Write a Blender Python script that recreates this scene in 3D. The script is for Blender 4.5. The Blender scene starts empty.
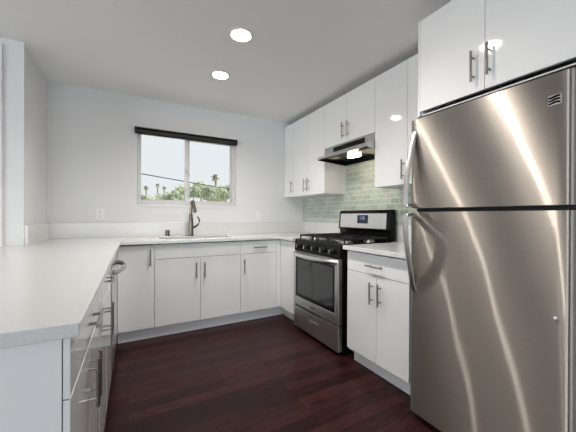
import bpy, bmesh, math, random
from mathutils import Vector, Matrix
random.seed(7)
S = bpy.context.scene
COL = S.collection

# ------------------------------------------------------------------ camera
def make_camera():
    yaw, pitch, roll, h = 0.5035, -0.0038, 0.0042, 1.1414
    s, c = math.sin(yaw), math.cos(yaw)
    cp, sp = math.cos(pitch), math.sin(pitch)
    f = Vector((s*cp, c*cp, sp)); r = Vector((c, -s, 0)); u = r.cross(f)
    rr = r*math.cos(roll) + u*math.sin(roll)
    uu = u*math.cos(roll) - r*math.sin(roll)
    m = Matrix((rr, uu, -f)).transposed().to_4x4()
    m.translation = (0, 0, h)
    cam = bpy.data.cameras.new('camera'); ob = bpy.data.objects.new('camera', cam)
    COL.objects.link(ob); ob.matrix_world = m
    cam.sensor_width = 36; cam.lens = 289.05/576*36
    cam.shift_y = 0.93/576; cam.clip_start = 0.02; cam.clip_end = 500
    S.camera = ob
make_camera()

# ------------------------------------------------------------------ sky, added fill lights, sun, exposure
W_ = bpy.data.worlds.new('sky'); S.world = W_; W_.use_nodes = True
bg = W_.node_tree.nodes['Background']
bg.inputs[0].default_value = (0.93, 0.965, 1.0, 1); bg.inputs[1].default_value = 0.82

def area(name, loc, direction, sx, sy, power, color):
    L = bpy.data.lights.new(name, 'AREA'); L.shape = 'RECTANGLE'; L.size = sx; L.size_y = sy
    L.energy = power; L.color = color
    o = bpy.data.objects.new(name, L); COL.objects.link(o); o.location = loc
    o.rotation_euler = Vector(direction).to_track_quat('-Z', 'Y').to_euler()
    return o
area('rear_fill_light', (-1.0, -6.42, 1.10), (0, 1, 0.30), 5.6, 1.9, 128, (0.88, 0.945, 1.0))  # unseen fill panel added to brighten the kitchen from behind
area('side_fill_light', (-6.02, -1.0, 1.30), (1, 0, 0.35), 3.6, 1.6, 165, (0.93, 0.97, 1.0))  # second added fill panel, tilted up to lift the ceiling
sun = bpy.data.lights.new('sun', 'SUN'); sun.energy = 5.5; sun.angle = 0.02; sun.color = (1, 0.96, 0.9)
so = bpy.data.objects.new('sun', sun); COL.objects.link(so)
so.rotation_euler = Vector((-0.55, 0.18, -0.8)).to_track_quat('-Z', 'Y').to_euler()

S.view_settings.view_transform = 'Standard'; S.view_settings.look = 'None'
S.view_settings.gamma = 1; S.view_settings.use_curve_mapping = False
S.view_settings.exposure = 0.13
S.cycles.use_denoising = True
S.cycles.max_bounces = 10; S.cycles.diffuse_bounces = 6; S.cycles.glossy_bounces = 5
S.cycles.transparent_max_bounces = 8
S.cycles.sample_clamp_indirect = 6
S.cycles.caustics_reflective = False; S.cycles.caustics_refractive = False
LAMP = 45.0; SPOT = 48.0      # radiance of the recessed lamps

# ------------------------------------------------------------------ key dimensions (metres)
B = 3.489; W = 2.1735; C = 2.41            # back wall, right wall, ceiling
XL = -0.678; YJ = 2.810                    # left stub wall and its outer corner
CT = 0.914; TH = 0.031; UP = 0.147         # worktop top, thickness, upstand
R = 1.499; K = 2.893; LF = -0.112          # door faces: right run, back run, left run
U = 1.863; FX = 1.404; FC = 1.542          # faces: wall cabinets, fridge door, cabinet over fridge
TOE = 0.10; DB = 0.118; DT = 0.872; DS = 0.736
XW, YR = -6.1, -6.5                        # far walls of the living space behind

# ------------------------------------------------------------------ materials
def mat(name, color=(0.8, 0.8, 0.8), rough=0.5, metal=0.0, spec=0.5, coat=0.0, emit=None, estr=0.0, aniso=0.0, arot=0.0):
    m = bpy.data.materials.new(name); m.use_nodes = True
    b = m.node_tree.nodes['Principled BSDF']
    b.inputs['Base Color'].default_value = (*color, 1)
    b.inputs['Roughness'].default_value = rough
    b.inputs['Metallic'].default_value = metal
    b.inputs['Specular IOR Level'].default_value = spec
    b.inputs['Coat Weight'].default_value = coat
    b.inputs['Coat Roughness'].default_value = 0.05
    if emit:
        b.inputs['Emission Color'].default_value = (*emit, 1); b.inputs['Emission Strength'].default_value = estr
    if aniso:
        b.inputs['Anisotropic'].default_value = aniso; b.inputs['Anisotropic Rotation'].default_value = arot
        t = m.node_tree.nodes.new('ShaderNodeTangent'); t.direction_type = 'RADIAL'; t.axis = 'Z'
        m.node_tree.links.new(t.outputs[0], b.inputs['Tangent'])
    return m
def nt(m): return m.node_tree.nodes, m.node_tree.links, m.node_tree.nodes['Principled BSDF']
def coords(m, scale=(1, 1, 1), loc=(0, 0, 0), rot=(0, 0, 0)):
    n, l, b = nt(m)
    tc = n.new('ShaderNodeTexCoord'); mp = n.new('ShaderNodeMapping')
    mp.inputs['Scale'].default_value = scale; mp.inputs['Location'].default_value = loc; mp.inputs['Rotation'].default_value = rot
    l.new(tc.outputs['Object'], mp.inputs['Vector']); return mp.outputs[0]
def noise(m, vec, scale, detail=2.0, rough=0.5):
    n, l, b = nt(m); t = n.new('ShaderNodeTexNoise')
    t.inputs['Scale'].default_value = scale; t.inputs['Detail'].default_value = detail; t.inputs['Roughness'].default_value = rough
    l.new(vec, t.inputs['Vector']); return t.outputs['Fac']
def ramp(m, fac, stops):
    n, l, b = nt(m); r = n.new('ShaderNodeValToRGB')
    e = r.color_ramp.elements
    while len(e) < len(stops): e.new(0.5)
    for i, (p, c) in enumerate(stops): e[i].position = p; e[i].color = (*c, 1)
    l.new(fac, r.inputs[0]); return r.outputs[0]
def bump(m, h, strength, dist=0.01):
    n, l, b = nt(m); k = n.new('ShaderNodeBump'); k.inputs['Strength'].default_value = strength; k.inputs['Distance'].default_value = dist
    l.new(h, k.inputs['Height']); l.new(k.outputs[0], b.inputs['Normal'])

M = {}
m = M['wall'] = mat('wall_paint', (0.70, 0.705, 0.71), 0.55)
bump(m, noise(m, coords(m), 180, 3), 0.06, 0.003)
m = M['ceiling'] = mat('ceiling_paint', (0.86, 0.86, 0.86), 0.7)
bump(m, noise(m, coords(m), 140, 3), 0.08, 0.003)
M['trim'] = mat('white_trim', (0.76, 0.76, 0.76), 0.35)
M['lacquer'] = mat('white_gloss_lacquer', (0.82, 0.825, 0.83), 0.06, spec=0.5, coat=0.3)
M['carcass'] = mat('white_melamine', (0.72, 0.72, 0.72), 0.4)
M['toe'] = mat('white_toe_kick', (0.86, 0.87, 0.88), 0.35)
M['nickel'] = mat('brushed_nickel', (0.30, 0.28, 0.26), 0.30, 1.0)
M['chrome'] = mat('polished_chrome', (0.75, 0.75, 0.74), 0.12, 1.0)
M['black'] = mat('black_enamel', (0.006, 0.006, 0.006), 0.14, spec=0.18)
M['black_matte'] = mat('black_plastic', (0.010, 0.010, 0.011), 0.45, spec=0.25)
M['iron'] = mat('cast_iron', (0.010, 0.010, 0.010), 0.42, spec=0.3)
M['hood_liner'] = mat('black_hood_liner', (0.004, 0.004, 0.004), 0.3, spec=0.2)  # plain black for the inside of the hood
M['dark_glass'] = mat('dark_oven_glass', (0.035, 0.036, 0.038), 0.04, spec=0.7, coat=0.3)
M['white_plastic'] = mat('white_plastic', (0.78, 0.78, 0.77), 0.35)
M['slot'] = mat('dark_slot', (0.05, 0.05, 0.05), 0.6)
M['blind'] = mat('black_blind_fabric', (0.012, 0.012, 0.013), 0.6)
M['vinyl'] = mat('white_vinyl_frame', (0.58, 0.58, 0.58), 0.35)
M['sink'] = mat('sink_steel', (0.42, 0.41, 0.40), 0.25, 1.0)
M['faucet'] = mat('brushed_bronze_nickel', (0.17, 0.145, 0.12), 0.25, 1.0)
M['lens'] = mat('lamp_lens', (0.9, 0.9, 0.88), 0.4, emit=(1.0, 0.83, 0.62), estr=LAMP)
M['hood_lens'] = mat('hood_lamp_lens', (0.9, 0.88, 0.8), 0.4, emit=(1.0, 0.84, 0.66), estr=26.0)
M['display'] = mat('display_glow', (0.1, 0.15, 0.3), 0.4, emit=(0.55, 0.68, 1.0), estr=0.5)
M['display_glass'] = mat('display_glass', (0.008, 0.01, 0.03), 0.1)
M['filter'] = mat('filter_mesh', (0.55, 0.50, 0.42), 0.38, 1.0)
M['wire'] = mat('cable_rubber', (0.05, 0.05, 0.06), 0.6)

def steel(name, color, rough, aniso, arot, wave=0.0):
    m = mat(name, color, rough, 1.0, aniso=aniso, arot=arot)
    n, l, b = nt(m)
    v = coords(m, (1, 2.0, 260))
    g = noise(m, v, 3.0, 3)
    l.new(ramp(m, g, [(0.3, tuple(c*0.94 for c in color)), (0.7, tuple(min(1, c*1.05) for c in color))]), b.inputs['Base Color'])
    if wave:
        w = noise(m, coords(m, (1, 1.0, 0.42)), 3.2, 1.0)
        bump(m, w, wave, 0.05)
    return m
M['fridge_steel'] = steel('fridge_brushed_steel', (0.43, 0.395, 0.36), 0.35, 1.0, 0.278, 0.09)
def brushed_streak(m, w_sharp, rough, an, rot, broad):
    n, l, b = nt(m)
    g1 = n.new('ShaderNodeBsdfAnisotropic'); g1.inputs['Roughness'].default_value = rough
    g1.inputs['Anisotropy'].default_value = an; g1.inputs['Rotation'].default_value = rot
    t = n.new('ShaderNodeTangent'); t.direction_type = 'RADIAL'; t.axis = 'Z'
    l.new(t.outputs[0], g1.inputs['Tangent'])
    b.inputs['Roughness'].default_value = broad
    for k in ('Base Color', 'Normal'):
        for q in b.inputs[k].links: l.new(q.from_socket, g1.inputs['Color' if k == 'Base Color' else 'Normal'])
    x = n.new('ShaderNodeMixShader'); x.inputs[0].default_value = w_sharp
    l.new(b.outputs[0], x.inputs[1]); l.new(g1.outputs[0], x.inputs[2])
    l.new(x.outputs[0], n['Material Output'].inputs[0])
brushed_streak(M['fridge_steel'], 0.22, 0.24, 0.925, 0.028, 0.42)
M['steel'] = steel('brushed_steel', (0.58, 0.57, 0.56), 0.30, 0.5, 0.25)
M['steel_bright'] = steel('bright_brushed_steel', (0.74, 0.73, 0.72), 0.26, 0.3, 0.25)

m = M['quartz'] = mat('white_quartz', (0.75, 0.74, 0.73), 0.16, spec=0.5)
n, l, b = nt(m); v = coords(m)
l.new(ramp(m, noise(m, v, 240, 4, 0.7), [(0.30, (0.56, 0.565, 0.565)), (0.45, (0.66, 0.66, 0.655)), (0.62, (0.69, 0.69, 0.685))]), b.inputs['Base Color'])

m = M['planks'] = mat('dark_wood_planks', (0.03, 0.015, 0.013), 0.34, spec=0.14)
n, l, b = nt(m)
br = n.new('ShaderNodeTexBrick'); br.offset = 0.37; br.offset_frequency = 2
br.inputs['Scale'].default_value = 1.0; br.inputs['Brick Width'].default_value = 0.92; br.inputs['Row Height'].default_value = 0.086
br.inputs['Mortar Size'].default_value = 0.0024; br.inputs['Mortar Smooth'].default_value = 0.1; br.inputs['Bias'].default_value = 0.0
br.inputs['Color1'].default_value = (0, 0, 0, 1); br.inputs['Color2'].default_value = (1, 1, 1, 1); br.inputs['Mortar'].default_value = (0.5, 0.5, 0.5, 1)
l.new(coords(m), br.inputs['Vector'])
grain = noise(m, coords(m, (1.2, 26, 1)), 6.0, 5, 0.6)
mx = n.new('ShaderNodeMath'); mx.operation = 'MULTIPLY_ADD'; mx.inputs[1].default_value = 0.25
l.new(br.outputs['Color'], mx.inputs[0]); l.new(grain, mx.inputs[2])
wood = ramp(m, mx.outputs[0], [(0.32, (0.008, 0.0028, 0.0033)), (0.60, (0.026, 0.0085, 0.0090)), (0.85, (0.066, 0.023, 0.022))])
mm = n.new('ShaderNodeMix'); mm.data_type = 'RGBA'
l.new(br.outputs['Fac'], mm.inputs['Factor']); l.new(wood, mm.inputs['A']); mm.inputs['B'].default_value = (0.006, 0.003, 0.003, 1)
l.new(mm.outputs['Result'], b.inputs['Base Color'])
bump(m, grain, 0.10, 0.002)
l.new(ramp(m, grain, [(0.3, (0.27, 0.27, 0.27)), (0.8, (0.42, 0.42, 0.42))]), b.inputs['Roughness'])

m = M['tile'] = mat('green_glass_tile', (0.5, 0.58, 0.48), 0.08, spec=0.6, coat=0.5)
n, l, b = nt(m)
tc = n.new('ShaderNodeTexCoord'); sx = n.new('ShaderNodeSeparateXYZ'); cx = n.new('ShaderNodeCombineXYZ')
l.new(tc.outputs['Object'], sx.inputs[0]); l.new(sx.outputs['Y'], cx.inputs['X']); l.new(sx.outputs['Z'], cx.inputs['Y'])
br = n.new('ShaderNodeTexBrick'); br.offset = 0.5
br.inputs['Scale'].default_value = 1.0; br.inputs['Brick Width'].default_value = 0.104; br.inputs['Row Height'].default_value = 0.0525
br.inputs['Mortar Size'].default_value = 0.0026; br.inputs['Mortar Smooth'].default_value = 0.2
br.inputs['Color1'].default_value = (0.34, 0.40, 0.33, 1); br.inputs['Color2'].default_value = (0.49, 0.535, 0.46, 1); br.inputs['Mortar'].default_value = (0.72, 0.73, 0.67, 1)
l.new(cx.outputs[0], br.inputs['Vector']); l.new(br.outputs['Color'], b.inputs['Base Color'])
iv = n.new('ShaderNodeMath'); iv.operation = 'SUBTRACT'; iv.inputs[0].default_value = 1.0; l.new(br.outputs['Fac'], iv.inputs[1])
bump(m, iv.outputs[0], 0.5, 0.003)

def glass_mat(name, tint):
    m = bpy.data.materials.new(name); m.use_nodes = True
    n, l = m.node_tree.nodes, m.node_tree.links
    n.remove(n['Principled BSDF'])
    t = n.new('ShaderNodeBsdfTransparent'); t.inputs[0].default_value = (*tint, 1)
    g = n.new('ShaderNodeBsdfGlossy'); g.inputs['Roughness'].default_value = 0.02
    lw = n.new('ShaderNodeLayerWeight'); lw.inputs[0].default_value = 0.06
    x = n.new('ShaderNodeMixShader'); l.new(lw.outputs['Fresnel'], x.inputs[0]); l.new(t.outputs[0], x.inputs[1]); l.new(g.outputs[0], x.inputs[2])
    l.new(x.outputs[0], n['Material Output'].inputs[0]); return m
M['glass'] = glass_mat('window_glass', (0.98, 0.99, 0.985))

def leafy(name, c0, c1):
    m = mat(name, c0, 0.6); n, l, b = nt(m)
    l.new(ramp(m, noise(m, coords(m), 1.6, 3), [(0.35, c0), (0.65, c1)]), b.inputs['Base Color'])
    return m
M['leaf'] = leafy('pale_leaves', (0.45, 0.52, 0.36), (0.68, 0.72, 0.56))
M['leaf_dark'] = leafy('mid_leaves', (0.32, 0.40, 0.27), (0.56, 0.62, 0.46))
M['palm_leaf'] = leafy('palm_fronds', (0.34, 0.36, 0.24), (0.56, 0.56, 0.42))
M['bark'] = mat('grey_bark', (0.30, 0.27, 0.23), 0.8)
M['soil'] = mat('dry_ground', (0.40, 0.38, 0.32), 0.9)

# ------------------------------------------------------------------ mesh helpers
class MB:
    def __init__(s): s.bm = bmesh.new()
    def box(s, x0, x1, y0, y1, z0, z1, bev=0.0, seg=2):
        x0, x1 = min(x0, x1), max(x0, x1); y0, y1 = min(y0, y1), max(y0, y1); z0, z1 = min(z0, z1), max(z0, z1)
        r = bmesh.ops.create_cube(s.bm, size=1.0); vs = r['verts']
        for v in vs:
            v.co = Vector((x0+(v.co.x+.5)*(x1-x0), y0+(v.co.y+.5)*(y1-y0), z0+(v.co.z+.5)*(z1-z0)))
        if bev:
            ed = list({e for v in vs for e in v.link_edges})
            bmesh.ops.bevel(s.bm, geom=ed, offset=bev, segments=seg, profile=0.5, affect='EDGES')
        return s
    def prism(s, pts, axis, a0, a1, bev=0.0):
        """extrude a 2D outline along an axis; pts are the two other coordinates in xyz order"""
        def P(p, a):
            return Vector((a, p[0], p[1])) if axis == 'X' else Vector((p[0], a, p[1])) if axis == 'Y' else Vector((p[0], p[1], a))
        v0 = [s.bm.verts.new(P(p, a0)) for p in pts]; v1 = [s.bm.verts.new(P(p, a1)) for p in pts]
        k = len(pts); fs = [s.bm.faces.new(v0), s.bm.faces.new(v1)]
        for i in range(k): fs.append(s.bm.faces.new((v0[i], v0[(i+1) % k], v1[(i+1) % k], v1[i])))
        bmesh.ops.recalc_face_normals(s.bm, faces=fs)
        if bev:
            ed = list({e for f in fs for e in f.edges})
            bmesh.ops.bevel(s.bm, geom=ed, offset=bev, segments=2, profile=0.5, affect='EDGES')
        return s
    def tube(s, path, rad, seg=10, flat=1.0, up=None):
        """round bar along a polyline; rad may be a list; flat squashes it across 'up'"""
        path = [Vector(p) for p in path]; n = len(path); rings = []
        for i, p in enumerate(path):
            t = (path[min(i+1, n-1)] - path[max(i-1, 0)]).normalized()
            a = Vector(up) if up else (Vector((0, 0, 1)) if abs(t.z) < 0.9 else Vector((1, 0, 0)))
            side = t.cross(a).normalized(); nn = side.cross(t).normalized()
            r = rad[i] if isinstance(rad, (list, tuple)) else rad
            rings.append([s.bm.verts.new(p + side*math.cos(2*math.pi*k/seg)*r + nn*math.sin(2*math.pi*k/seg)*r*flat) for k in range(seg)])
        fs = []
        for i in range(n-1):
            for k in range(seg):
                fs.append(s.bm.faces.new((rings[i][k], rings[i][(k+1) % seg], rings[i+1][(k+1) % seg], rings[i+1][k])))
        fs.append(s.bm.faces.new(rings[0][::-1])); fs.append(s.bm.faces.new(rings[-1]))
        bmesh.ops.recalc_face_normals(s.bm, faces=fs)
        return s
    def lathe(s, prof, center, seg=32, axis='Z', close=True):
        cx_, cy_, cz_ = center; rings = []
        for r, h in prof:
            ring = []
            for k in range(seg):
                a = 2*math.pi*k/seg; u, v = r*math.cos(a), r*math.sin(a)
                ring.append(s.bm.verts.new((cx_+u, cy_+v, cz_+h) if axis == 'Z' else (cx_+h, cy_+u, cz_+v) if axis == 'X' else (cx_+u, cy_+h, cz_+v)))
            rings.append(ring)
        fs = []
        for i in range(len(rings)-1):
            for k in range(seg):
                fs.append(s.bm.faces.new((rings[i][k], rings[i][(k+1) % seg], rings[i+1][(k+1) % seg], rings[i+1][k])))
        if close:
            fs.append(s.bm.faces.new(rings[0][::-1])); fs.append(s.bm.faces.new(rings[-1]))
        bmesh.ops.recalc_face_normals(s.bm, faces=fs)
        return s
    def cells(s, us, vs, keep, w0, w1, plane='XY'):
        """a slab with holes: a grid of cells in a plane, watertight, w0..w1 across"""
        def P(u, v, w): return (u, v, w) if plane == 'XY' else (u, w, v) if plane == 'XZ' else (w, u, v)
        cache = {}
        def V(i, j, k):
            if (i, j, k) not in cache: cache[i, j, k] = s.bm.verts.new(P(us[i], vs[j], (w0, w1)[k]))
            return cache[i, j, k]
        nu, nv = len(us)-1, len(vs)-1
        kp = lambda i, j: 0 <= i < nu and 0 <= j < nv and keep((us[i]+us[i+1])/2, (vs[j]+vs[j+1])/2)
        fs = []
        for i in range(nu):
            for j in range(nv):
                if not kp(i, j): continue
                for k in (0, 1): fs.append(s.bm.faces.new([V(i, j, k), V(i+1, j, k), V(i+1, j+1, k), V(i, j+1, k)]))
                for di, dj, a, b_ in ((-1, 0, (i, j), (i, j+1)), (1, 0, (i+1, j), (i+1, j+1)), (0, -1, (i, j), (i+1, j)), (0, 1, (i, j+1), (i+1, j+1))):
                    if not kp(i+di, j+dj): fs.append(s.bm.faces.new([V(*a, 0), V(*b_, 0), V(*b_, 1), V(*a, 1)]))
        bmesh.ops.recalc_face_normals(s.bm, faces=fs)
        return s
    def build(s, name, material, parent=None, smooth=True, angle=15):
        me = bpy.data.meshes.new(name)
        if parent is not None and parent.get('_w'):           # built in world coordinates: shift to the root
            o_ = Vector(parent['_w'])
            bmesh.ops.translate(s.bm, verts=s.bm.verts, vec=-o_)
        if smooth:
            for f in s.bm.faces: f.smooth = True
            for e in s.bm.edges:
                if len(e.link_faces) == 2 and e.calc_face_angle(0) > math.radians(angle): e.smooth = False
        s.bm.to_mesh(me); s.bm.free()
        me.materials.append(M[material])
        o = bpy.data.objects.new(name, me); COL.objects.link(o)
        if parent is not None:
            o.parent = parent
            if parent.get('_w'): o['_w'] = parent['_w']
        return o
def mb(): return MB()

def tag(o, label, cat, group=None, kind=None):
    o['label'] = label; o['category'] = cat
    if group: o['group'] = group
    if kind: o['kind'] = kind
    return o
def root(name, loc, label, cat, group=None, world=True):
    o = bpy.data.objects.new(name, None); COL.objects.link(o); o.location = loc; o.empty_display_size = 0.1
    if world: o['_w'] = list(loc)
    return tag(o, label, cat, group)
def structure(o, label=None, cat=None):
    o['kind'] = 'structure'
    if label: o['label'] = label
    if cat: o['category'] = cat
    return o
def copy_tree(o, parent=None):
    c = o.copy(); COL.objects.link(c)
    if parent is not None: c.parent = parent
    for ch in o.children: copy_tree(ch, c)
    return c

def bar_handle(parent, face, normal, axis, length=0.152, off=0.032, name='handle'):
    """T-bar pull: bar on two posts; face = point on the door under the bar's middle"""
    f = Vector(face); n = Vector(normal); a = Vector(axis); b_ = mb()
    c = f + n*off
    b_.tube([c - a*length/2, c + a*length/2], 0.0060, 12)
    for s_ in (-1, 1):
        q = f + a*s_*length*0.31
        b_.tube([q + n*0.0005, q + n*off], 0.0045, 10)
    return b_.build(name, 'nickel', parent)

# ------------------------------------------------------------------ the setting
structure(mb().box(XW, W, YR, B, -0.05, 0.0).build('floor', 'planks'), 'dark reddish brown plank floor of the kitchen', 'floor')
structure(mb().box(XW-0.12, W+0.12, YR-0.12, B+0.12, C, C+0.15).build('ceiling', 'ceiling'), 'plain white ceiling over the kitchen', 'ceiling')
WX0, WX1, WZ0, WZ1 = 0.078, 1.175, 1.262, 2.052          # kitchen window opening
xs = [XW, WX0, WX1, W]; zs = [0, WZ0, WZ1, C]
structure(mb().cells([XL-0.12, WX0, WX1, W+0.12], zs, lambda u, v: not (WX0 < u < WX1 and WZ0 < v < WZ1), B, B+0.12, 'XZ').build('wall_back', 'wall', smooth=False), 'white back wall with the window', 'wall')
structure(mb().box(W, W+0.12, YR-0.12, B, 0, C).build('wall_right', 'wall'), 'white right wall behind range and fridge', 'wall')
structure(mb().box(XL-0.12, XL, YJ, B, 0, C).build('wall_left', 'wall'), 'short white wall stub at the left end of the back wall', 'wall')
structure(mb().box(XW, XL-0.12, YJ, YJ+0.12, 0, C).build('wall_left_front', 'wall'), 'white wall facing the room left of the stub', 'wall')
RW = (-3.9, 1.9, 0.06, 2.2)
structure(mb().cells([XW-0.12, RW[0], RW[1], W], [0, RW[2], RW[3], C], lambda u, v: not (RW[0] < u < RW[1] and RW[2] < v < RW[3]), YR-0.12, YR, 'XZ').build('wall_front', 'wall', smooth=False), 'white wall behind the camera', 'wall')
SW = (-2.9, 0.9, 0.45, 2.2)
structure(mb().cells([YR, SW[0], SW[1], YJ+0.12], [0, SW[2], SW[3], C], lambda u, v: not (SW[0] < u < SW[1] and SW[2] < v < SW[3]), XW-0.12, XW, 'YZ').build('wall_far_left', 'wall', smooth=False), 'white wall of the living space far to the left', 'wall')
structure(mb().box(-0.88, -0.794, YJ-0.016, YJ-0.0005, 0, C-0.05, 0.003).build('trim_1', 'trim'), 'white door casing at the far left', 'trim')
structure(mb().box(XW, -0.89, YJ-0.014, YJ-0.0005, 0, 0.09, 0.003).build('baseboard_left', 'trim'), 'white baseboard on the left wall', 'baseboard')

# kitchen window: two sliding lights in a white frame
w = root('window_1', (0.63, B+0.04, WZ0), 'white framed sliding window of two panes over the sink', 'window'); w['kind'] = 'structure'
fy0, fy1 = B+0.012, B+0.085
f = mb().cells([WX0+.002, WX0+.030, WX1-.048, WX1-.002], [WZ0+.002, WZ0+.040, WZ1-.022, WZ1-.002], lambda u, v: not (WX0+.030 < u < WX1-.048 and WZ0+.040 < v < WZ1-.022), fy0, fy1, 'XZ')
f.build('window_frame', 'vinyl', w, smooth=False)
a0, a1, a2, a3 = WX0+.0305, 0.598, 0.575, WX1-.0485
def sash(x0, x1, y0, y1, t0, t1):
    s_ = mb().cells([x0, x0+t0, x1-t1, x1], [WZ0+.041, WZ0+.052, WZ1-.034, WZ1-.0225], lambda u, v: not (x0+t0 < u < x1-t1 and WZ0+.052 < v < WZ1-.034), y0, y1, 'XZ').build('sash', 'vinyl', w, smooth=False)
    mb().box(x0+t0-.004, x1-t1+.004, (y0+y1)/2-.003, (y0+y1)/2+.003, WZ0+.048, WZ1-.030).build('pane', 'glass', s_)
sash(a0, a1, B+.018, B+.044, 0.008, 0.030)
sash(a2, a3, B+.050, B+.076, 0.050, 0.010)
l_ = mb().box(0.570, 0.594, B+.008, B+.018, 1.64, 1.70, .003).build('latch', 'vinyl', w)
cs = mb().cells([WX0-.030, WX0, WX1, WX1+.030], [WZ0-.030, WZ0, WZ1, WZ1+.03], lambda u, v: not (WX0 < u < WX1 and WZ0 < v < WZ1), B-.007, B-.0005, 'XZ').build('window_casing', 'wall', w, smooth=False)

# windows added out of view to go with the fill lights: frames with glass
for nm, rect, plane, pos in (('added_window_rear', RW, 'XZ', YR-.07), ('added_window_side', SW, 'YZ', XW-.07)):
    u0, u1, v0, v1 = rect; um = (u0+u1)/2
    o = mb().cells([u0+.002, u0+.06, um-.03, um+.03, u1-.06, u1-.002], [v0+.002, v0+.06, v1-.06, v1-.002],
        lambda u, v: not ((u0+.06 < u < um-.03 or um+.03 < u < u1-.06) and v0+.06 < v < v1-.06), pos-.03, pos+.03, plane).build(nm, 'vinyl', smooth=False)
    structure(o, 'unseen large window added behind the camera for fill light' if nm == 'added_window_rear' else 'unseen large window added far to the left for fill light', 'window')
    g = mb().cells([u0+.05, u1-.05], [v0+.05, v1-.05], lambda u, v: True, pos-.004, pos+.004, plane).build('pane', 'glass', o, smooth=False)

# ------------------------------------------------------------------ roller blind over the window
b_ = root('roller_blind', (0.62, B-0.04, 2.06), 'black roller blind rolled up in its cassette over the kitchen window', 'blind')
mb().box(0.054, 1.172, B-0.058, B-0.0005, 2.064, 2.075, .002).build('cassette_top', 'blind', b_)
mb().box(0.054, 1.172, B-0.012, B-0.001, 2.022, 2.0635, .001).build('back_plate', 'blind', b_)
mb().tube([(0.066, B-0.035, 2.040), (1.160, B-0.035, 2.040)], 0.020, 20).build('fabric_roll', 'blind', b_)
for x_ in (0.052, 1.160): mb().box(x_, x_+.014, B-0.060, B-0.001, 2.014, 2.077, .002).build('end_cap', 'black_matte', b_)
mb().tube([(0.07, B-0.016, 2.016), (1.155, B-0.016, 2.016)], 0.005, 8).build('bottom_bar', 'black_matte', b_)

# ------------------------------------------------------------------ outlets on the back wall
def outlet(x, z, label):
    o = root('wall_outlet', (x, B, z), label, 'outlet', 'wall outlets')
    mb().box(x-.035, x+.035, B-.006, B-.0005, z-.057, z+.057, .002).build('cover_plate', 'white_plastic', o)
    for dz in (-.024, .024):
        f = mb().lathe([(.017, -.0085), (.0165, -.0095), (.0165, -.006)][::-1], (x, B, z+dz), 20, 'Y').build('socket_face', 'white_plastic', o)
        s_ = mb()
        for dx in (-.0065, .0065): s_.box(x+dx-.0012, x+dx+.0012, B-.0102, B-.009, z+dz-.001, z+dz+.009)
        s_.lathe([(.0025, -.0102), (.0025, -.009)], (x, B, z+dz-.008), 10, 'Y').build('slot', 'slot', f)
outlet(-0.256, 1.150, 'white double wall outlet left of the window above the corner worktop')
outlet(1.470, 1.148, 'white double wall outlet right of the window near the wall cabinets')

# ------------------------------------------------------------------ worktop (one piece round the left corner) with upstands
SKX0, SKX1, SKY0, SKY1 = 0.265, 0.985, 2.985, 3.275
LE = 0.749; LX = -0.0902; OV = 0.040; SKEW = 0.0133
def skew(o):
    """the left run stands very slightly out of square: turn a thing about its near front corner"""
    p = Vector((LF, .785, 0)); m = Matrix.Rotation(-SKEW, 4, 'Z')
    o.location = p + m @ (Vector(o.location)-p); o.rotation_euler = (0, 0, -SKEW)
wt = root('worktop', (-0.5, 2.0, CT), 'white speckled quartz worktop wrapping from peninsula along the back wall', 'worktop')
XP = -0.95
us = [XP, XL+.001, LX, SKX0, SKX1, R-OV, W-.001]; vs = [LE, 2.562, YJ-.001, K-OV, SKY0, SKY1, B-.001]
def wk(u, v):
    if v < 2.562: return u < LX
    if v < K-OV: return (u < LX and (v < YJ-.001 or u > XL)) or u > R-OV
    if u < XL: return False
    return not (SKX0 < u < SKX1 and SKY0 < v < SKY1)
q_ = mb().cells(us, vs, wk, CT-TH, CT)
for v_ in q_.bm.verts:
    if abs(v_.co.x-LX) < 1e-4: v_.co.x += SKEW*(v_.co.y-LE)
s_ = q_.build('slab', 'quartz', wt, smooth=False)
bv = s_.modifiers.new('edge', 'BEVEL'); bv.width = .003; bv.segments = 2; bv.limit_method = 'ANGLE'
mb().box(XL+.022, W-.0215, B-.021, B-.001, CT+.0005, CT+UP, .0015).build('upstand', 'quartz', wt)
mb().box(XL+.001, XL+.021, YJ+.004, B-.001, CT+.0005, CT+UP, .0015).build('upstand', 'quartz', wt)
mb().box(W-.021, W-.001, 2.562, B-.001, CT+.0005, CT+UP, .0015).build('upstand', 'quartz', wt)
w2 = root('worktop', (1.8, 1.45, CT), 'short white quartz worktop between the range and the fridge', 'worktop')
mb().box(R-OV, W-.001, 1.166, 1.765, CT-TH, CT, .003).build('slab', 'quartz', w2)
mb().box(W-.021, W-.001, 1.166, 1.765, CT+.0005, CT+UP, .0015).build('upstand', 'quartz', w2)

# tiled strip behind the range
tag(mb().box(W-.009, W-.0005, 1.166, B-.002, CT+UP+.001, 1.86).build('tile_backsplash', 'tile'), 'pale green glass subway tile backsplash behind the range', 'backsplash')

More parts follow.
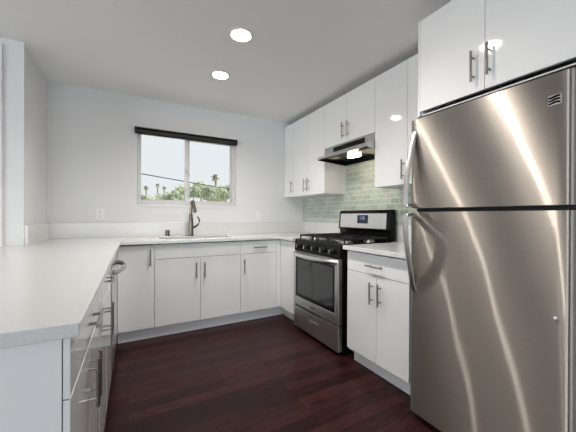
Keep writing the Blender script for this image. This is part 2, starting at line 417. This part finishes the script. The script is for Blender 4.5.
# ------------------------------------------------------------------ cabinets
def carcass(parent, x0, x1, y0, y1, z0, z1, open_side, top=False, t=.018):
    """open box of boards; open_side is the side the doors close"""
    c = mb()
    c.box(x0, x1, y0, y1, z0, z0+t)
    if top: c.box(x0, x1, y0, y1, z1-t, z1)
    zt = z1-t-.0002 if top else z1; zb = z0+t+.0002
    if open_side in ('-Y', '+Y'):
        c.box(x0, x0+t, y0, y1, zb, zt); c.box(x1-t, x1, y0, y1, zb, zt)
        yb = y1 if open_side == '-Y' else y0+t
        c.box(x0+t, x1-t, yb-t, yb, zb, zt)
    else:
        c.box(x0, x1, y0, y0+t, zb, zt); c.box(x0, x1, y1-t, y1, zb, zt)
        xb = x1 if open_side == '-X' else x0+t
        c.box(xb-t, xb, y0+t, y1-t, zb, zt)
    return c.build('carcass', 'carcass', parent)
G = .0016; DTK = .019
def front(parent, run, a0, a1, z0, z1, name='door', face=None):
    """a slab door or drawer front, a0..a1 along the run"""
    if run == 'back': bx = (a0+G, a1-G, face, face+DTK)
    elif run == 'right': bx = (face, face+DTK, a0+G, a1-G)
    else: bx = (face-.0135, face, a0+G, a1-G)
    return mb().box(*bx, z0+G, z1-G, .0014).build(name, 'lacquer', parent)
NRM = {'back': (0, -1, 0), 'right': (-1, 0, 0), 'left': (1, 0, 0)}
def pull(door, run, a, z, face, vertical=True, length=.152, off=.032):
    p = (a, face, z) if run == 'back' else (face, a, z)
    ax = (0, 0, 1) if vertical else ((1, 0, 0) if run == 'back' else (0, 1, 0))
    return bar_handle(door, p, NRM[run], ax, length, off)

CB = CT-TH-.001      # under the worktop
# --- back run
c = root('base_cabinet', (0.06, K+.3, 0), 'narrow white base cabinet with one full height door in the back left corner', 'cabinet', 'white base cabinets')
carcass(c, -.084+.001, .207-.001, K+DTK+.001, B-.001, TOE, CB, '-Y')
d = front(c, 'back', -.084, .207, DB, DT, 'door', K); pull(d, 'back', .171, .760, K)
mb().box(-.084, .207-.0005, K+.075, K+.09, 0, TOE-.001).build('toe_kick', 'toe', c)
c = root('base_cabinet', (.62, K+.3, 0), 'wide white sink base cabinet with two doors under a blank false front', 'cabinet', 'white base cabinets')
carcass(c, .207+.001, 1.030-.001, K+DTK+.001, B-.001, TOE, CB, '-Y')
front(c, 'back', .207, 1.030, DS, DT, 'false_front', K)
d = front(c, 'back', .207, .6165, DB, DS, 'door', K); pull(d, 'back', .575, .613, K)
d = front(c, 'back', .6165, 1.030, DB, DS, 'door', K); pull(d, 'back', .654, .609, K)
mb().box(.207, 1.030-.0005, K+.075, K+.09, 0, TOE-.001).build('toe_kick', 'toe', c)
c = root('base_cabinet', (1.24, K+.3, 0), 'white base cabinet with one drawer over one door in the back right corner', 'cabinet', 'white base cabinets')
carcass(c, 1.030+.001, 1.447-.001, K+DTK+.001, B-.001, TOE, CB, '-Y')
d = front(c, 'back', 1.030, 1.447, DS, DT, 'drawer', K); pull(d, 'back', 1.242, .803, K, False)
d = front(c, 'back', 1.030, 1.447, DB, DS, 'door', K); pull(d, 'back', 1.064, .608, K)
mb().box(1.030, R+.075, K+.075, K+.09, 0, TOE-.001).build('toe_kick', 'toe', c)
mb().box(1.447+G, R-.001, K, K+DTK, DB, DT, .001).build('filler_strip', 'lacquer', c)
mb().box(R, R+DTK, 2.562, K-.001, DB, DT, .001).build('corner_panel', 'lacquer', c)
mb().box(R+.075, R+.09, 2.562, K+.074, 0, TOE-.001).build('corner_toe_kick', 'toe', c)
# --- right run
c = root('base_cabinet', (1.8, 1.46, 0), 'white base cabinet with drawer and two doors between the range and the fridge', 'cabinet', 'white base cabinets')
RY0, RY1 = 1.183, 1.756
carcass(c, R+DTK+.001, W-.001, RY0+.001, RY1-.001, TOE, CB, '-X')
d = front(c, 'right', RY0, RY1, DS-.010, DT, 'drawer', R); pull(d, 'right', 1.455, .792, R, False)
d = front(c, 'right', 1.4515, RY1, DB, DS-.010, 'door', R); pull(d, 'right', 1.487, .603, R)
d = front(c, 'right', RY0, 1.4515, DB, DS-.010, 'door', R); pull(d, 'right', 1.412, .604, R)
mb().box(R+.075, R+.09, RY0, RY1, 0, TOE-.001).build('toe_kick', 'toe', c)
# --- left run (peninsula)
PE = .785
def left_unit(y0, y1, label, zs_, pen=False):
    c = root('base_cabinet', (-.4, (y0+y1)/2, 0), label, 'cabinet', 'white base cabinets'); ym = (y0+y1)/2
    yy0 = y0+.021 if pen else y0+.001
    carcass(c, -.72, LF-.0145, yy0, y1-.001, TOE, CB, '+X')
    d = front(c, 'left', y0, y1, DS, DT, 'drawer', LF); pull(d, 'left', ym+.03, .803, LF, False, .16, .026)
    for s_ in (-1, 1):
        d = front(c, 'left', min(ym, ym+s_*(y1-y0)/2), max(ym, ym+s_*(y1-y0)/2), DB, DS, 'door', LF)
        pull(d, 'left', ym+s_*.030, zs_, LF, True, .15, .026)
    mb().box(LF-.09, LF-.075, y0, y1-.0005, 0, TOE-.001).build('toe_kick', 'toe', c)
    if pen: mb().box(-.72, LF-.015, y0, y0+.020, 0, CB, .001).build('end_panel', 'lacquer', c)
    skew(c)
    return c
left_unit(PE, 1.415, 'white base cabinet with end panel at the open end of the peninsula', .621, True)
left_unit(1.415, 2.097, 'white peninsula base cabinet with drawer and doors beside the dishwasher', .605)

# --- wall cabinets on the right wall
def wall_unit(y0, y1, z0, label, doors, x0=U, z1=2.344, depth_to=W-.001, lift=0.0, t=.018):
    c = root('wall_cabinet', ((x0+W)/2, (y0+y1)/2, z0), label, 'cabinet', 'white wall cabinets')
    carcass(c, x0+DTK+.001, depth_to, y0+.0005, y1-.0005, z0, z1, '-X', True, t)
    for (d0, d1, hy, hz) in doors:
        d = front(c, 'right', d0, d1, z0+lift, z1, 'door', x0)
        pull(d, 'right', hy, hz, x0)
    return c
BOT = 1.389
TB = W-.0095
wall_unit(3.238, B-.002, BOT, 'narrow white wall cabinet with one door in the far corner', [(3.238, B-.002, 3.265, 1.510)], depth_to=TB)
wall_unit(2.566, 3.238, BOT, 'white wall cabinet with two doors left of the range hood', [(2.915, 3.238, 2.948, 1.510), (2.566, 2.915, 2.872, 1.510)], depth_to=TB)
wall_unit(1.831, 2.566, 1.868, 'short white wall cabinet with two doors above the range hood', [(2.205, 2.566, 2.243, 1.986), (1.831, 2.205, 2.168, 1.984)])
wall_unit(1.168, 1.831, BOT, 'tall white wall cabinet between the range hood and the fridge', [(1.498, 1.831, 1.527, 1.503), (1.168, 1.498, 1.468, 1.503)], depth_to=TB)
c = wall_unit(.400, 1.152, 1.750, 'deep white cabinet with two doors above the fridge', [(.788, 1.152, .838, 1.900), (.400, .788, .763, 1.906)], x0=FC, z1=2.322, lift=.022, t=.008)
mb().box(FC+.002, W-.001, 1.153, 1.166, 1.750, 2.322).build('side_panel', 'lacquer', c)

# ------------------------------------------------------------------ dishwasher in the left run
dw = root('dishwasher', (-.4, 2.41, 0), 'stainless dishwasher with bowed bar handle in the left run', 'dishwasher')
mb().box(-.70, -.130, 2.102, 2.716, TOE, CB-.004).build('body', 'black_matte', dw)
mb().box(-.129, -.108, 2.102, 2.716, .135, CB-.012, .004).build('door', 'steel_bright', dw)
mb().box(-.129, -.112, 2.110, 2.708, CB-.0115, CB-.004).build('control_strip', 'black', dw)
mb().box(-.20, -.185, 2.102, 2.716, 0, TOE-.001).build('toe_kick', 'black_matte', dw)
pts = []
for i in range(17):
    t = i/16; y = 2.19+t*.46
    pts.append((-.109+.062*math.sin(math.pi*t)**.7 + .001, y, .770))
mb().tube(pts, .0100, 12, 1.9, up=(0, 0, 1)).build('handle', 'steel', dw)
skew(dw)
fp = tag(mb().box(LF-DTK, LF, 2.720, K-.002, DB, DT, .001).build('filler_panel', 'lacquer'), 'narrow white filler panel between the dishwasher and the back corner', 'panel')
skew(fp)

# ------------------------------------------------------------------ sink, faucet, air gap
sk = root('kitchen_sink', (.62, 3.13, CT), 'undermount stainless steel sink set in the back worktop', 'sink')
zt = CT-TH-.0005; x0, x1, y0, y1 = SKX0-.012, SKX1+.012, SKY0-.012, SKY1+.012
s_ = mb()
s_.box(x0, x1, y0, y0+.004, zt-.19, zt); s_.box(x0, x1, y1-.004, y1, zt-.19, zt)
s_.box(x0, x0+.004, y0, y1, zt-.19, zt); s_.box(x1-.004, x1, y0, y1, zt-.19, zt); s_.box(x0, x1, y0, y1, zt-.194, zt-.19)
s_.build('basin', 'sink', sk)
mb().lathe([(.045, 0), (.045, .003), (.03, .004), (.03, .001)], (.62, 3.13, zt-.19), 24).build('drain', 'chrome', sk)
fx, fy = .606, 3.335
fa = root('kitchen_faucet', (fx, fy, CT), 'tall brushed metal pull-down faucet with side lever behind the sink', 'faucet')
mb().lathe([(.030, 0.0005), (.030, .006), (.027, .010), (.0265, .06), (.0250, .16), (.0190, .23), (.0160, .245)], (fx, fy, CT), 24).build('body', 'faucet', fa)
arc = [(fx-.002, fy, CT+.240), (fx-.002, fy, CT+.30), (fx, fy-.004, CT+.335)]
for i in range(1, 9):
    a = math.pi*(0.05+0.75*i/8)
    arc.append((fx+.004-.004*math.cos(a), fy-.055+.055*math.cos(a), CT+.340+.042*math.sin(a)))
mb().tube(arc, [.0150]*3+[.0140]*8, 14).build('spout', 'faucet', fa)
e_ = Vector(arc[-1]); dv = Vector((.010, -.030, -.105))
mb().tube([e_+Vector((0, 0, .006)), e_+dv*.25, e_+dv*.6, e_+dv], [.0145, .0165, .0190, .0205], 16).build('spray_head', 'faucet', fa)
mb().tube([(fx+.018, fy, CT+.09), (fx+.050, fy-.003, CT+.105), (fx+.078, fy-.005, CT+.128), (fx+.090, fy-.006, CT+.160), (fx+.085, fy-.006, CT+.190), (fx+.068, fy-.005, CT+.215)], [.013, .0115, .010, .0095, .009, .0075], 12).build('lever', 'faucet', fa)
ag = root('air_gap', (.368, 3.37, CT), 'small round chrome air gap cap on the worktop left of the faucet', 'cap')
mb().lathe([(.026, .0005), (.026, .004), (.021, .006)], (.368, 3.37, CT), 24).build('flange', 'chrome', ag)
mb().lathe([(.0225, .0062), (.0225, .064), (.020, .069)], (.368, 3.37, CT), 24).build('cap', 'faucet', ag)

# ------------------------------------------------------------------ gas range (local: x depth from the front, y along the front)
rg = root('gas_range', (1.500, 2.197, 0), 'freestanding stainless gas range with black cooktop and rear control panel', 'range', world=False)
HW = .362
body = mb().box(.020, .655, -HW, HW, .030, .895, .003).build('body', 'black', rg)
mb().box(.06, .60, -HW+.02, HW-.02, 0.0, .029).build('base', 'black_matte', rg)
# oven door: stainless frame with window
dr = mb().cells([-HW+.004, -HW+.055, HW-.035, HW-.004], [.254, .340, .735, .790], lambda u, v: not (-HW+.055 < u < HW-.035 and .340 < v < .735), -.022, .0185, 'YZ').build('oven_door', 'steel', rg, smooth=False)
bv = dr.modifiers.new('edge', 'BEVEL'); bv.width = .004; bv.segments = 2; bv.limit_method = 'ANGLE'
wn = mb().box(-.018, .016, -HW+.0555, HW-.0355, .3405, .7345).build('oven_window', 'black', rg)
mb().box(-.0195, -.0182, -HW+.078, HW-.075, .375, .715).build('inner_pane', 'dark_glass', wn)
mb().box(-.0228, -.0222, -.035, .035, .292, .302).build('badge', 'black', dr)
pts = []
for i in range(21):
    t = i/20; y = -HW+.016+t*(2*HW-.032)
    pts.append((-.022-.058*math.sin(math.pi*t)**.6, y, .765))
mb().tube(pts, .0155, 12, 1.25, up=(0, 0, 1)).build('handle', 'steel_bright', dr)
# drawer
dw_ = mb().box(-.022, .0185, -HW+.004, HW-.004, .036, .243, .004).build('storage_drawer', 'steel', rg)
mb().box(-.026, -.0222, -.082, .082, .155, .174, .0015).build('pull_slot', 'steel_bright', dw_)
mb().box(-.0235, -.0222, -HW+.004, HW-.004, .234, .243, .0005).build('top_lip', 'steel_bright', dw_)
# control panel with five knobs
mb().prism([(-.012, .800), (.0195, .800), (.0195, .900), (.010, .912), (-.004, .905)], 'Y', -HW, HW, .002).build('control_panel', 'black', rg)
ct_ = mb().box(.020, .577, -HW, HW, .8955, .912, .003).build('cooktop', 'black', rg)
for i in range(5):
    y = -.268+i*.134
    k = mb().lathe([(.0235, -.012), (.0235, -.020), (.019, -.024), (.0185, -.040), (.016, -.044)], (0, y, .845), 24, 'X').build('knob', 'black_matte', rg)
    mb().box(-.050, -.0235, y-.0030, y+.0030, .828, .862, .0012).build('grip', 'steel', k)
# burners and grates
for (bx, by, br_) in ((.15, -.24, .045), (.15, .24, .040), (.43, -.24, .038), (.43, .24, .045), (.29, 0, .05)):
    q = mb().lathe([(br_+.02, .912), (br_+.018, .917), (br_, .918), (br_, .930)], (bx, by, 0), 28).build('burner', 'steel', rg)
    mb().lathe([(br_-.004, .9302), (br_-.004, .937), (br_-.010, .939)], (bx, by, 0), 28).build('burner_cap', 'iron', q)
for gy0, gy1 in ((-HW+.012, -.128), (-.120, .120), (.128, HW-.012)):
    g = mb(); h0, h1, t = .938, .954, .011; xa, xb = .045, .548
    for y_ in (gy0, gy1-t): g.box(xa, xb, y_, y_+t, h0, h1)
    for x_ in (xa, (xa+xb)/2-t/2, xb-t): g.box(x_, x_+t, gy0+t, gy1-t, h0, h1)
    ymid = (gy0+gy1)/2
    g.box(xa+t, (xa+xb)/2-t/2, ymid-t/2, ymid+t/2, h0, h1+.003); g.box((xa+xb)/2+t/2, xb-t, ymid-t/2, ymid+t/2, h0, h1+.003)
    for xx in (.15, .43):
        g.box(xx-t/2, xx+t/2, gy0+t, ymid-t, h0, h1+.003); g.box(xx-t/2, xx+t/2, ymid+t, gy1-t, h0, h1+.003)
    for x_ in (xa, xb-t):
        for y_ in (gy0, gy1-t): g.box(x_, x_+t, y_, y_+t, .9125, h0)
    g.build('grate', 'iron', rg)
# backguard
bgd = mb().prism([(.578, .913), (.633, .913), (.633, 1.203), (.590, 1.203), (.570, 1.178), (.558, 1.010), (.578, .992)], 'Y', -HW, HW, .003).build('backguard', 'black', rg)
def slanted(y0, y1, z0, z1, d0, d1):
    """panel lying on the slanted face of the backguard"""
    X = lambda z: .558 + (z-1.010)*(.012/.168)
    return mb().prism([(X(z0)-d1, z0), (X(z0)-d0, z0), (X(z1)-d0, z1), (X(z1)-d1, z1)], 'Y', y0, y1, .0006)
pn = slanted(-HW+.045, HW-.030, 1.022, 1.168, .0003, .004).build('control_fascia', 'steel_bright', bgd)
ds = slanted(-.085, .065, 1.068, 1.152, .0042, .0062).build('display', 'display_glass', rg)
def digit(y, z, hgt, strokes):
    """one seven-segment numeral"""
    w_ = hgt*.5; X = .558 + (z-1.010)*(.012/.168) - .0068; t = .0028; g = mb()
    seg_ = {'a': (0, w_, hgt-t, hgt), 'g': (0, w_, hgt/2-t/2, hgt/2+t/2), 'd': (0, w_, 0, t), 'f': (w_-t, w_, hgt/2, hgt), 'e': (w_-t, w_, 0, hgt/2), 'b': (0, t, hgt/2, hgt), 'c': (0, t, 0, hgt/2)}
    for q in strokes:
        ya, yb_, za, zb_ = seg_[q]; g.box(X-.0005, X+.0005, y+ya, y+yb_, z+za-hgt/2, z+zb_-hgt/2)
    g.build('digit', 'display', ds)
digit(.006, 1.118, .036, 'afgcd'); digit(-.018, 1.118, .036, 'abgcd'); digit(-.042, 1.118, .036, 'abcdef')

# ------------------------------------------------------------------ range hood
HY0, HY1 = 1.834, 2.562
hd = root('range_hood', (2.0, 2.2, 1.72), 'slim stainless under-cabinet range hood with black control strip and lit lamp', 'hood')
XH = 1.768; XB = TB-.0005
# shell: sloping front and top, open underneath
sh = mb()
sh.prism([(U+.004, 1.8665), (U+.004, 1.800), (XH, 1.762), (XH, 1.738), (XH+.004, 1.738), (XH+.004, 1.758), (U+.010, 1.796), (U+.010, 1.8605), (XB, 1.8605), (XB, 1.8665)], 'Y', HY0, HY1)
for y_ in (HY0, HY1-.003):
    sh.prism([(U+.010, 1.8600), (U+.010, 1.7955), (XH+.0045, 1.7575), (XH+.0045, 1.735), (XB, 1.706), (XB, 1.8600)], 'Y', y_, y_+.003)
sh.box(XB-.003, XB-.0002, HY0+.0035, HY1-.0035, 1.712, 1.860)
sh.build('shell', 'steel', hd, angle=20)
mb().box(U+.0005, U+.0036, 1.955, 2.412, 1.807, 1.853, .001).build('control_strip', 'black', hd)
inn = mb().prism([(XH+.010, 1.752), (XH+.010, 1.756), (XB-.006, 1.756), (XB-.006, 1.752)], 'Y', HY0+.004, HY1-.004).build('inner_liner', 'hood_liner', hd)
ln = mb()
ln.prism([(XH+.010, 1.7515), (XH+.010, 1.735), (XB-.008, 1.709), (XB-.008, 1.7515)], 'Y', HY1-.008, HY1-.0035)
ln.box(XB-.0075, XB-.0035, HY0+.004, HY1-.004, 1.712, 1.7515)
ln.build('side_liner', 'hood_liner', hd, smooth=False)
mb().box(1.86, 2.10, HY0+.02, 2.040, 1.736, 1.750, .003).build('filter', 'filter', hd)
mb().box(1.835, 1.93, 2.36, 2.46, 1.742, 1.750, .003).build('filter', 'filter', hd)  # small pale plate put in for a bright lit patch on the liner
hl = mb()
hl.prism([(1.930+.045*math.cos(a), 2.165+.088*math.sin(a)) for a in [2*math.pi*i/28 for i in range(28)]], 'Z', 1.722, 1.742, .006)
hl.build('lamp', 'hood_lens', hd)

# ------------------------------------------------------------------ fridge
FY0, FY1 = .415, 1.110
fr = root('fridge', (1.75, .757, 0), 'tall stainless top-freezer fridge with bowed handles on the right', 'fridge')
mb().box(1.480, 2.12, FY0+.004, FY1-.004, .045, 1.722, .006).build('cabinet_body', 'black_matte', fr)
mb().box(1.475, 1.50, FY0+.03, FY1-.03, .012, .044).build('base_grille', 'black_matte', fr)
def fdoor(z0, z1, nm):
    # slightly crowned front with rounded long edges
    out = []; n_ = 24
    y0, y1 = FY0, FY1; rr = .022
    pts = [(1.478, y0), ]
    for i in range(7):
        a = math.pi/2*i/6; pts.append((FX+rr-rr*math.sin(a)+0.0, y0+rr-rr*math.cos(a)))
    for i in range(1, n_):
        t = i/n_; pts.append((FX-.004*math.sin(math.pi*t), y0+rr+t*(y1-y0-2*rr)))
    for i in range(7):
        a = math.pi/2*i/6; pts.append((FX+rr-rr*math.cos(a), y1-rr+rr*math.sin(a)))
    pts.append((1.478, y1))
    return mb().prism(pts, 'Z', z0, z1).build(nm, 'fridge_steel', fr, angle=50)
fz = fdoor(1.187, 1.682, 'freezer_door'); fd = fdoor(.042, 1.166, 'fridge_door')
mb().box(1.462, 1.478, FY0+.004, FY1-.004, 1.1665, 1.1865).build('gasket', 'black_matte', fr)
HYc = 1.080
def bow(z_far, z_gap, nm, parent):
    pts, rad = [], []
    for i in range(19):
        t = i/18; z = z_far + (z_gap-z_far)*t
        o_ = .066*math.sin(math.pi/2*min(1, t*1.02))**1.15
        pts.append((FX-.004-o_+(.006 if i == 0 else 0), HYc+.004*t, z)); rad.append(.0165)
    h_ = mb().tube(pts, rad, 14, .62, up=(1, 0, 0))
    return h_.build(nm, 'steel', parent)
for (zf, zg, par) in ((1.612, 1.203, fz), (.727, 1.150, fd)):
    h_ = bow(zf, zg, 'handle', par)
    mb().box(FX-.068, FX-.001, HYc-.010, HYc+.016, zg-.007 if zg > 1.18 else zg-.011, zg+.011 if zg > 1.18 else zg+.007, .003).build('handle_bracket', 'chrome', par)
em = mb().box(FX-.0045, FX-.0005, .450, .490, 1.562, 1.602, .001).build('emblem', 'chrome', fr)
for k in range(3):
    z = 1.567+k*.0112; s_ = mb(); n_ = 10; top, bot = [], []
    for i in range(n_+1):
        t = i/n_; y = .4535+t*.0345; wv = .0022*math.sin(t*math.pi*1.6+.4*k)
        bot.append((y, z+wv)); top.append((y, z+wv+.0078-.003*abs(t-.5)))
    s_.prism(bot+top[::-1], 'X', FX-.0056, FX-.0046); s_.build('stripe', 'black', em)
mb().lathe([(.006, -.0035), (.0055, -.006), (.003, -.007)][::-1], (FX, .463, .763), 16, 'X').build('plug_button', 'white_plastic', fd)
mb().box(1.42, 1.4795, FY1-.10, FY1-.03, 1.6825, 1.696, .004).build('hinge_cover', 'black_matte', fr)

# ------------------------------------------------------------------ recessed ceiling lights
def downlight(x, y, label):
    o = root('ceiling_light', (x, y, C), label, 'ceiling light', 'recessed ceiling lights')
    mb().lathe([(.066, -.0005), (.066, -.004), (.074, -.007), (.088, -.005), (.092, -.0005)], (x, y, C), 40, close=False).build('trim_ring', 'trim', o)
    mb().lathe([(.0655, -.0006), (.0655, -.003), (.04, -.0035)], (x, y, C), 40).build('lens', 'lens', o)
    L = bpy.data.lights.new('bulb', 'SPOT'); L.energy = SPOT; L.color = (1.0, 0.96, 0.91); L.spot_size = math.radians(150); L.spot_blend = 0.9
    L.shadow_soft_size = .032
    q = bpy.data.objects.new('bulb', L); COL.objects.link(q); q.parent = o; q.location = (0, 0, -.012)
downlight(.688, 1.944, 'recessed round ceiling light nearer the camera, larger of the two')
downlight(.722, 2.590, 'recessed round ceiling light nearer the window, smaller of the two')
downlight(.741, 1.157, 'recessed round ceiling light out of view opposite the fridge')
downlight(-1.9, 1.80, 'recessed round ceiling light out of view in the living space left of the peninsula')

# ------------------------------------------------------------------ outside the window
structure(mb().box(-160, 260, B+1.2, 320, -3.3, -3.2).build('ground_outside', 'soil'), 'pale ground outside the window', 'ground')
CAMP = Vector((0, 0, 1.1414)); sY, cY = math.sin(.5035), math.cos(.5035)
def out(px, py, d):            # a point d metres ahead, seen in the given direction from the sink window
    u = (px-288)/289.05*d; v = -(py-216.9)/289.05*d
    return Vector((u*cY+d*sY, -u*sY+d*cY, 1.1414+v))
def crown_mesh(rx, rz, n, leaf, seed):
    rnd = random.Random(seed); bm = bmesh.new(); lumps = []
    for i in range(16):
        a = rnd.uniform(0, 6.283); q = rnd.uniform(.2, .75)
        lumps.append((Vector((math.cos(a)*q*rx, math.sin(a)*q*rx, rnd.uniform(-.55, .65)*rz)), rnd.uniform(.28, .48)))
    for i in range(n):
        c0, r0 = rnd.choice(lumps)
        dvec = Vector((rnd.gauss(0, 1), rnd.gauss(0, 1), rnd.gauss(0, 1))).normalized()
        p = c0 + Vector((dvec.x*rx, dvec.y*rx, dvec.z*rz))*r0*rnd.uniform(.75, 1.05)
        nrm = (dvec + Vector((rnd.uniform(-.6, .6), rnd.uniform(-.6, .6), rnd.uniform(-.2, .8)))).normalized()
        t = nrm.orthogonal().normalized(); t.rotate(Matrix.Rotation(rnd.uniform(0, 6.28), 3, nrm)); b2 = nrm.cross(t)
        s_ = leaf*rnd.uniform(.6, 1.2)
        vs_ = [bm.verts.new(p+t*s_), bm.verts.new(p+b2*s_*.55), bm.verts.new(p-t*s_), bm.verts.new(p-b2*s_*.55)]
        bm.faces.new(vs_)
    me = bpy.data.meshes.new('crown'); bm.to_mesh(me); bm.free(); return me
crowns = []
for k in range(4):
    me = crown_mesh(1.5, 1.5, 2600, .16, 40+k); me.materials.append(M['leaf' if k % 2 == 0 else 'leaf_dark']); crowns.append(me)
def tree(px, py_top, d, size, k, label, group='trees beyond the window'):
    p = out(px, py_top, d); top = p.z; zc = top-1.35*size
    r = root('tree', (p.x, p.y, -3.2), label, 'tree', group, world=False)
    mb().tube([(0, 0, 0), (.05, .02, (zc+3.2)*.5), (0, 0, zc+3.2+.3*size)], [.20*size, .15*size, .07*size], 8).build('trunk', 'bark', r)
    o = bpy.data.objects.new('crown', crowns[k % 4]); COL.objects.link(o); o.parent = r; o.location = (0, 0, zc+3.2)
    o.scale = (size, size, size); o.rotation_euler = (0, 0, px*.37)
TR = [(172, 191, 30, 8, 1, 'leafy tree in the left window pane beside the middle frame'),
      (181, 187, 39, 8, 0, 'leafy tree partly behind the middle frame of the window'),
      (193.5, 186, 20, 7, 1, 'dark green tree at the left edge of the right window pane'),
      (201, 183, 50, 9, 2, 'pale green tree in the right pane left of the palm'),
      (208, 187, 24, 8, 3, 'mid green tree in the right pane just left of the palm trunk'),
      (217, 188, 35, 9, 0, 'pale tree in the right pane below the palm'),
      (226, 185, 28, 9, 2, 'pale green tree at the right edge of the right pane'),
      (150, 197, 44, 6, 2, 'low pale bush at the left of the left window pane'),
      (160, 196, 52, 7, 0, 'low pale bush in the middle of the left window pane'),
      (142, 196, 36, 6, 3, 'low bush at the left edge of the left window pane')]
for a in TR: tree(a[0], a[1], a[2], a[3]*a[2]/289.05/1.35, a[4], a[5])
def palm(px, py, d, rad, label):
    p = out(px, py, d); h_ = p.z+3.2
    r = root('palm_tree', (p.x, p.y, -3.2), label, 'palm tree', 'palm trees beyond the window', world=False)
    mb().tube([(0, 0, 0), (.1, 0, h_*.5), (0, 0, h_)], [.30, .24, .20], 8).build('trunk', 'bark', r)
    rnd = random.Random(int(px)); f = mb()
    for i in range(46):
        a = rnd.uniform(0, 6.283); el = rnd.uniform(-.7, 1.2); L_ = rad*rnd.uniform(.8, 1.05); pr = None
        dx = Vector((math.cos(a), math.sin(a), 0)); sd = Vector((-math.sin(a), math.cos(a), 0)); ring = []
        for j in range(6):
            t = j/5; c_ = Vector((0, 0, h_)) + dx*L_*t*math.cos(el) + Vector((0, 0, L_*(t*math.sin(el)-.35*t*t)))
            wd = rad*.20*math.sin(math.pi*min(.98, t*.9+.08))
            ring.append((f.bm.verts.new(c_+sd*wd+Vector((0, 0, -wd*.4))), f.bm.verts.new(c_), f.bm.verts.new(c_-sd*wd+Vector((0, 0, -wd*.4)))))
        for j in range(5):
            for q in (0, 1): f.bm.faces.new((ring[j][q], ring[j][q+1], ring[j+1][q+1], ring[j+1][q]))
    f.build('fronds', 'palm_leaf', r, smooth=False)
palm(215.5, 178, 62, 1.15, 'tall fan palm rising above the trees in the right window pane')
palm(146, 189, 90, 1.0, 'small distant palm at the left of the left window pane')
palm(157.5, 186.5, 95, .95, 'small distant palm near the middle of the left window pane')
palm(164, 189, 100, .9, 'small distant palm right of the middle of the left window pane')
p0, p1 = out(60, 161, 9.5), out(330, 205.5, 14.5)
cab = [p0.lerp(p1, i/20) - Vector((0, 0, .06*math.sin(math.pi*i/20))) for i in range(21)]
tag(mb().tube(cab, .020, 6).build('power_line', 'wire'), 'dark overhead cable crossing both window panes', 'cable')

for o in bpy.data.objects:
    if '_w' in o: del o['_w']
